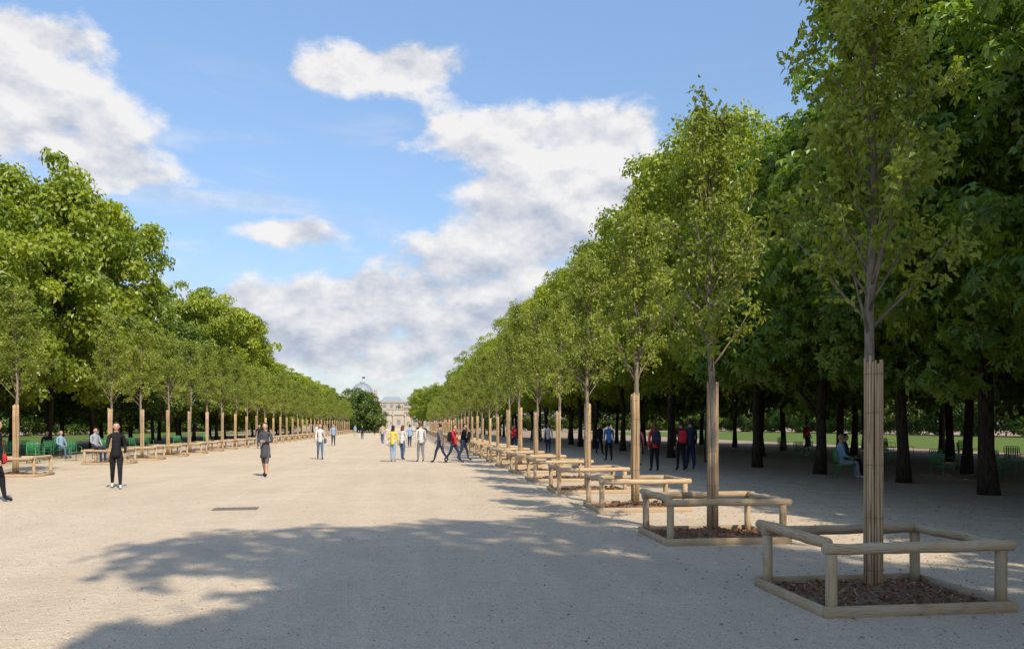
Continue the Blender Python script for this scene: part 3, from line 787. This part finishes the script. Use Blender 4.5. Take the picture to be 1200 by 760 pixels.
# az, el, half-width, half-height (degrees), density
CL = [(-23.8, 22.6, 4.8, 1.6, 1.), (-22.8, 18.8, 6.2, 3.0, 1.05), (-20.0, 15.8, 4.8, 1.5, .95), (-30, 19, 5, 4, 1.),
      (-1.4, 24.0, 5.6, 1.7, 1.), (-5.2, 22.9, 3.8, 1.1, .8),
      (5.6, 20.0, 5.6, 2.2, 1.05), (13.4, 19.6, 5.8, 2.2, 1.05), (9.0, 15.8, 6.2, 2.6, 1.0), (14.6, 16.4, 6., 3.2, 1.0), (6.4, 12.4, 7.4, 2.1, .95),
      (-7.6, 13.2, 4.8, 1.3, .84), (3., 9.2, 13., 2.5, .85), (-6., 8.0, 15., 2.2, .85), (-4., 4.8, 22., 2.4, .85),
      (50, 30, 16, 6, 1.), (-100, 28, 18, 7, 1.)]
dens = None
for (a0, e0, sa, se, k) in CL:
    dx = math_(nt, 'MULTIPLY', math_(nt, 'SUBTRACT', az, a0), 1/sa); dy = math_(nt, 'MULTIPLY', math_(nt, 'SUBTRACT', el, e0), 1/se)
    q = math_(nt, 'MULTIPLY_ADD', dx, dx, math_(nt, 'MULTIPLY', dy, dy))
    g = math_(nt, 'MULTIPLY', math_(nt, 'EXPONENT', math_(nt, 'MULTIPLY', q, -1.)), k)
    dens = g if dens is None else math_(nt, 'SUBTRACT', math_(nt, 'ADD', dens, g), math_(nt, 'MULTIPLY', dens, g))
def cn(off, sc, det, rg=.56):
    mp = N(nt, 'ShaderNodeMapping'); L(nt, D, mp.inputs[0]); mp.inputs['Location'].default_value = off; mp.inputs['Scale'].default_value = (1, 1, 1.6)
    return noise(nt, mp.outputs[0], sc, det, rg, .0)
n1 = cn((0, 0, 0), 12., 7, .6); n2 = cn((.008, -.006, .030), 12., 4, .6)
nb = cn((3, 1, 2), 6., 2)
d1 = math_(nt, 'ADD', dens, math_(nt, 'MULTIPLY', math_(nt, 'SUBTRACT', n1, .5), 1.7))
mask = maprange(nt, d1, .34, .74, 0, 1, True)
relief = math_(nt, 'MULTIPLY', math_(nt, 'SUBTRACT', n1, n2), 3.0)
sh = math_(nt, 'ADD', math_(nt, 'ADD', .70, relief), math_(nt, 'MULTIPLY', math_(nt, 'SUBTRACT', nb, .5), 1.3))
sh = math_(nt, 'SUBTRACT', sh, math_(nt, 'MULTIPLY', maprange(nt, d1, .75, 1.3), .24))
sh = math_(nt, 'ADD', sh, maprange(nt, el, 8, 19, -.26, .20), clamp=True)
cc = mixc(nt, sh, (.45, .50, .61), (.93, .91, .90))
bc = N(nt, 'ShaderNodeBackground'); L(nt, cc, bc.inputs[0]); bc.inputs[1].default_value = 1.
mp = N(nt, 'ShaderNodeMapping'); L(nt, D, mp.inputs[0]); mp.inputs['Scale'].default_value = (1.2, 1.2, 7.); mp.inputs['Rotation'].default_value = (0, R(8), 0)
wsp = noise(nt, mp.outputs[0], 3.2, 4, .6, .6)
wm = math_(nt, 'MULTIPLY', maprange(nt, wsp, .48, .76, 0, .6, True), maprange(nt, el, 24, 14, .0, 1.))
hz = maprange(nt, el, 13, 1, 0, .55, True)
mask = math_(nt, 'MAXIMUM', mask, math_(nt, 'MAXIMUM', wm, hz))
mask = math_(nt, 'MULTIPLY', mask, maprange(nt, el, -1, 1, 0, .95))
mx = N(nt, 'ShaderNodeMixShader'); L(nt, mask, mx.inputs[0]); L(nt, bg.outputs[0], mx.inputs[1]); L(nt, bc.outputs[0], mx.inputs[2])
wo = N(nt, 'ShaderNodeOutputWorld'); L(nt, mx.outputs[0], wo.inputs[0])

# ------------------------------------------------------------------ sun, camera
ld = bpy.data.lights.new('sun', 'SUN'); ld.energy = 5.0; ld.angle = R(.5); ld.color = (1., .90, .74)
lo = bpy.data.objects.new('sun', ld); scene.collection.objects.link(lo)
to = Vector((math.sin(SUN_AZ)*math.cos(SUN_EL), math.cos(SUN_AZ)*math.cos(SUN_EL), math.sin(SUN_EL)))
lo.rotation_euler = (-to).to_track_quat('-Z', 'Y').to_euler(); lo.location = to*60
cd = bpy.data.cameras.new('camera'); cam = bpy.data.objects.new('camera', cd); scene.collection.objects.link(cam)
cam.location = (0, 0, 1.65); cam.rotation_euler = (R(90), 0, R(-7.3))
cd.sensor_width = 36; cd.lens = 28.08; cd.shift_y = .0983; cd.clip_start = .1; cd.clip_end = 6000
scene.camera = cam
scene.view_settings.view_transform = 'Standard'; scene.view_settings.look = 'None'; scene.view_settings.exposure = 0
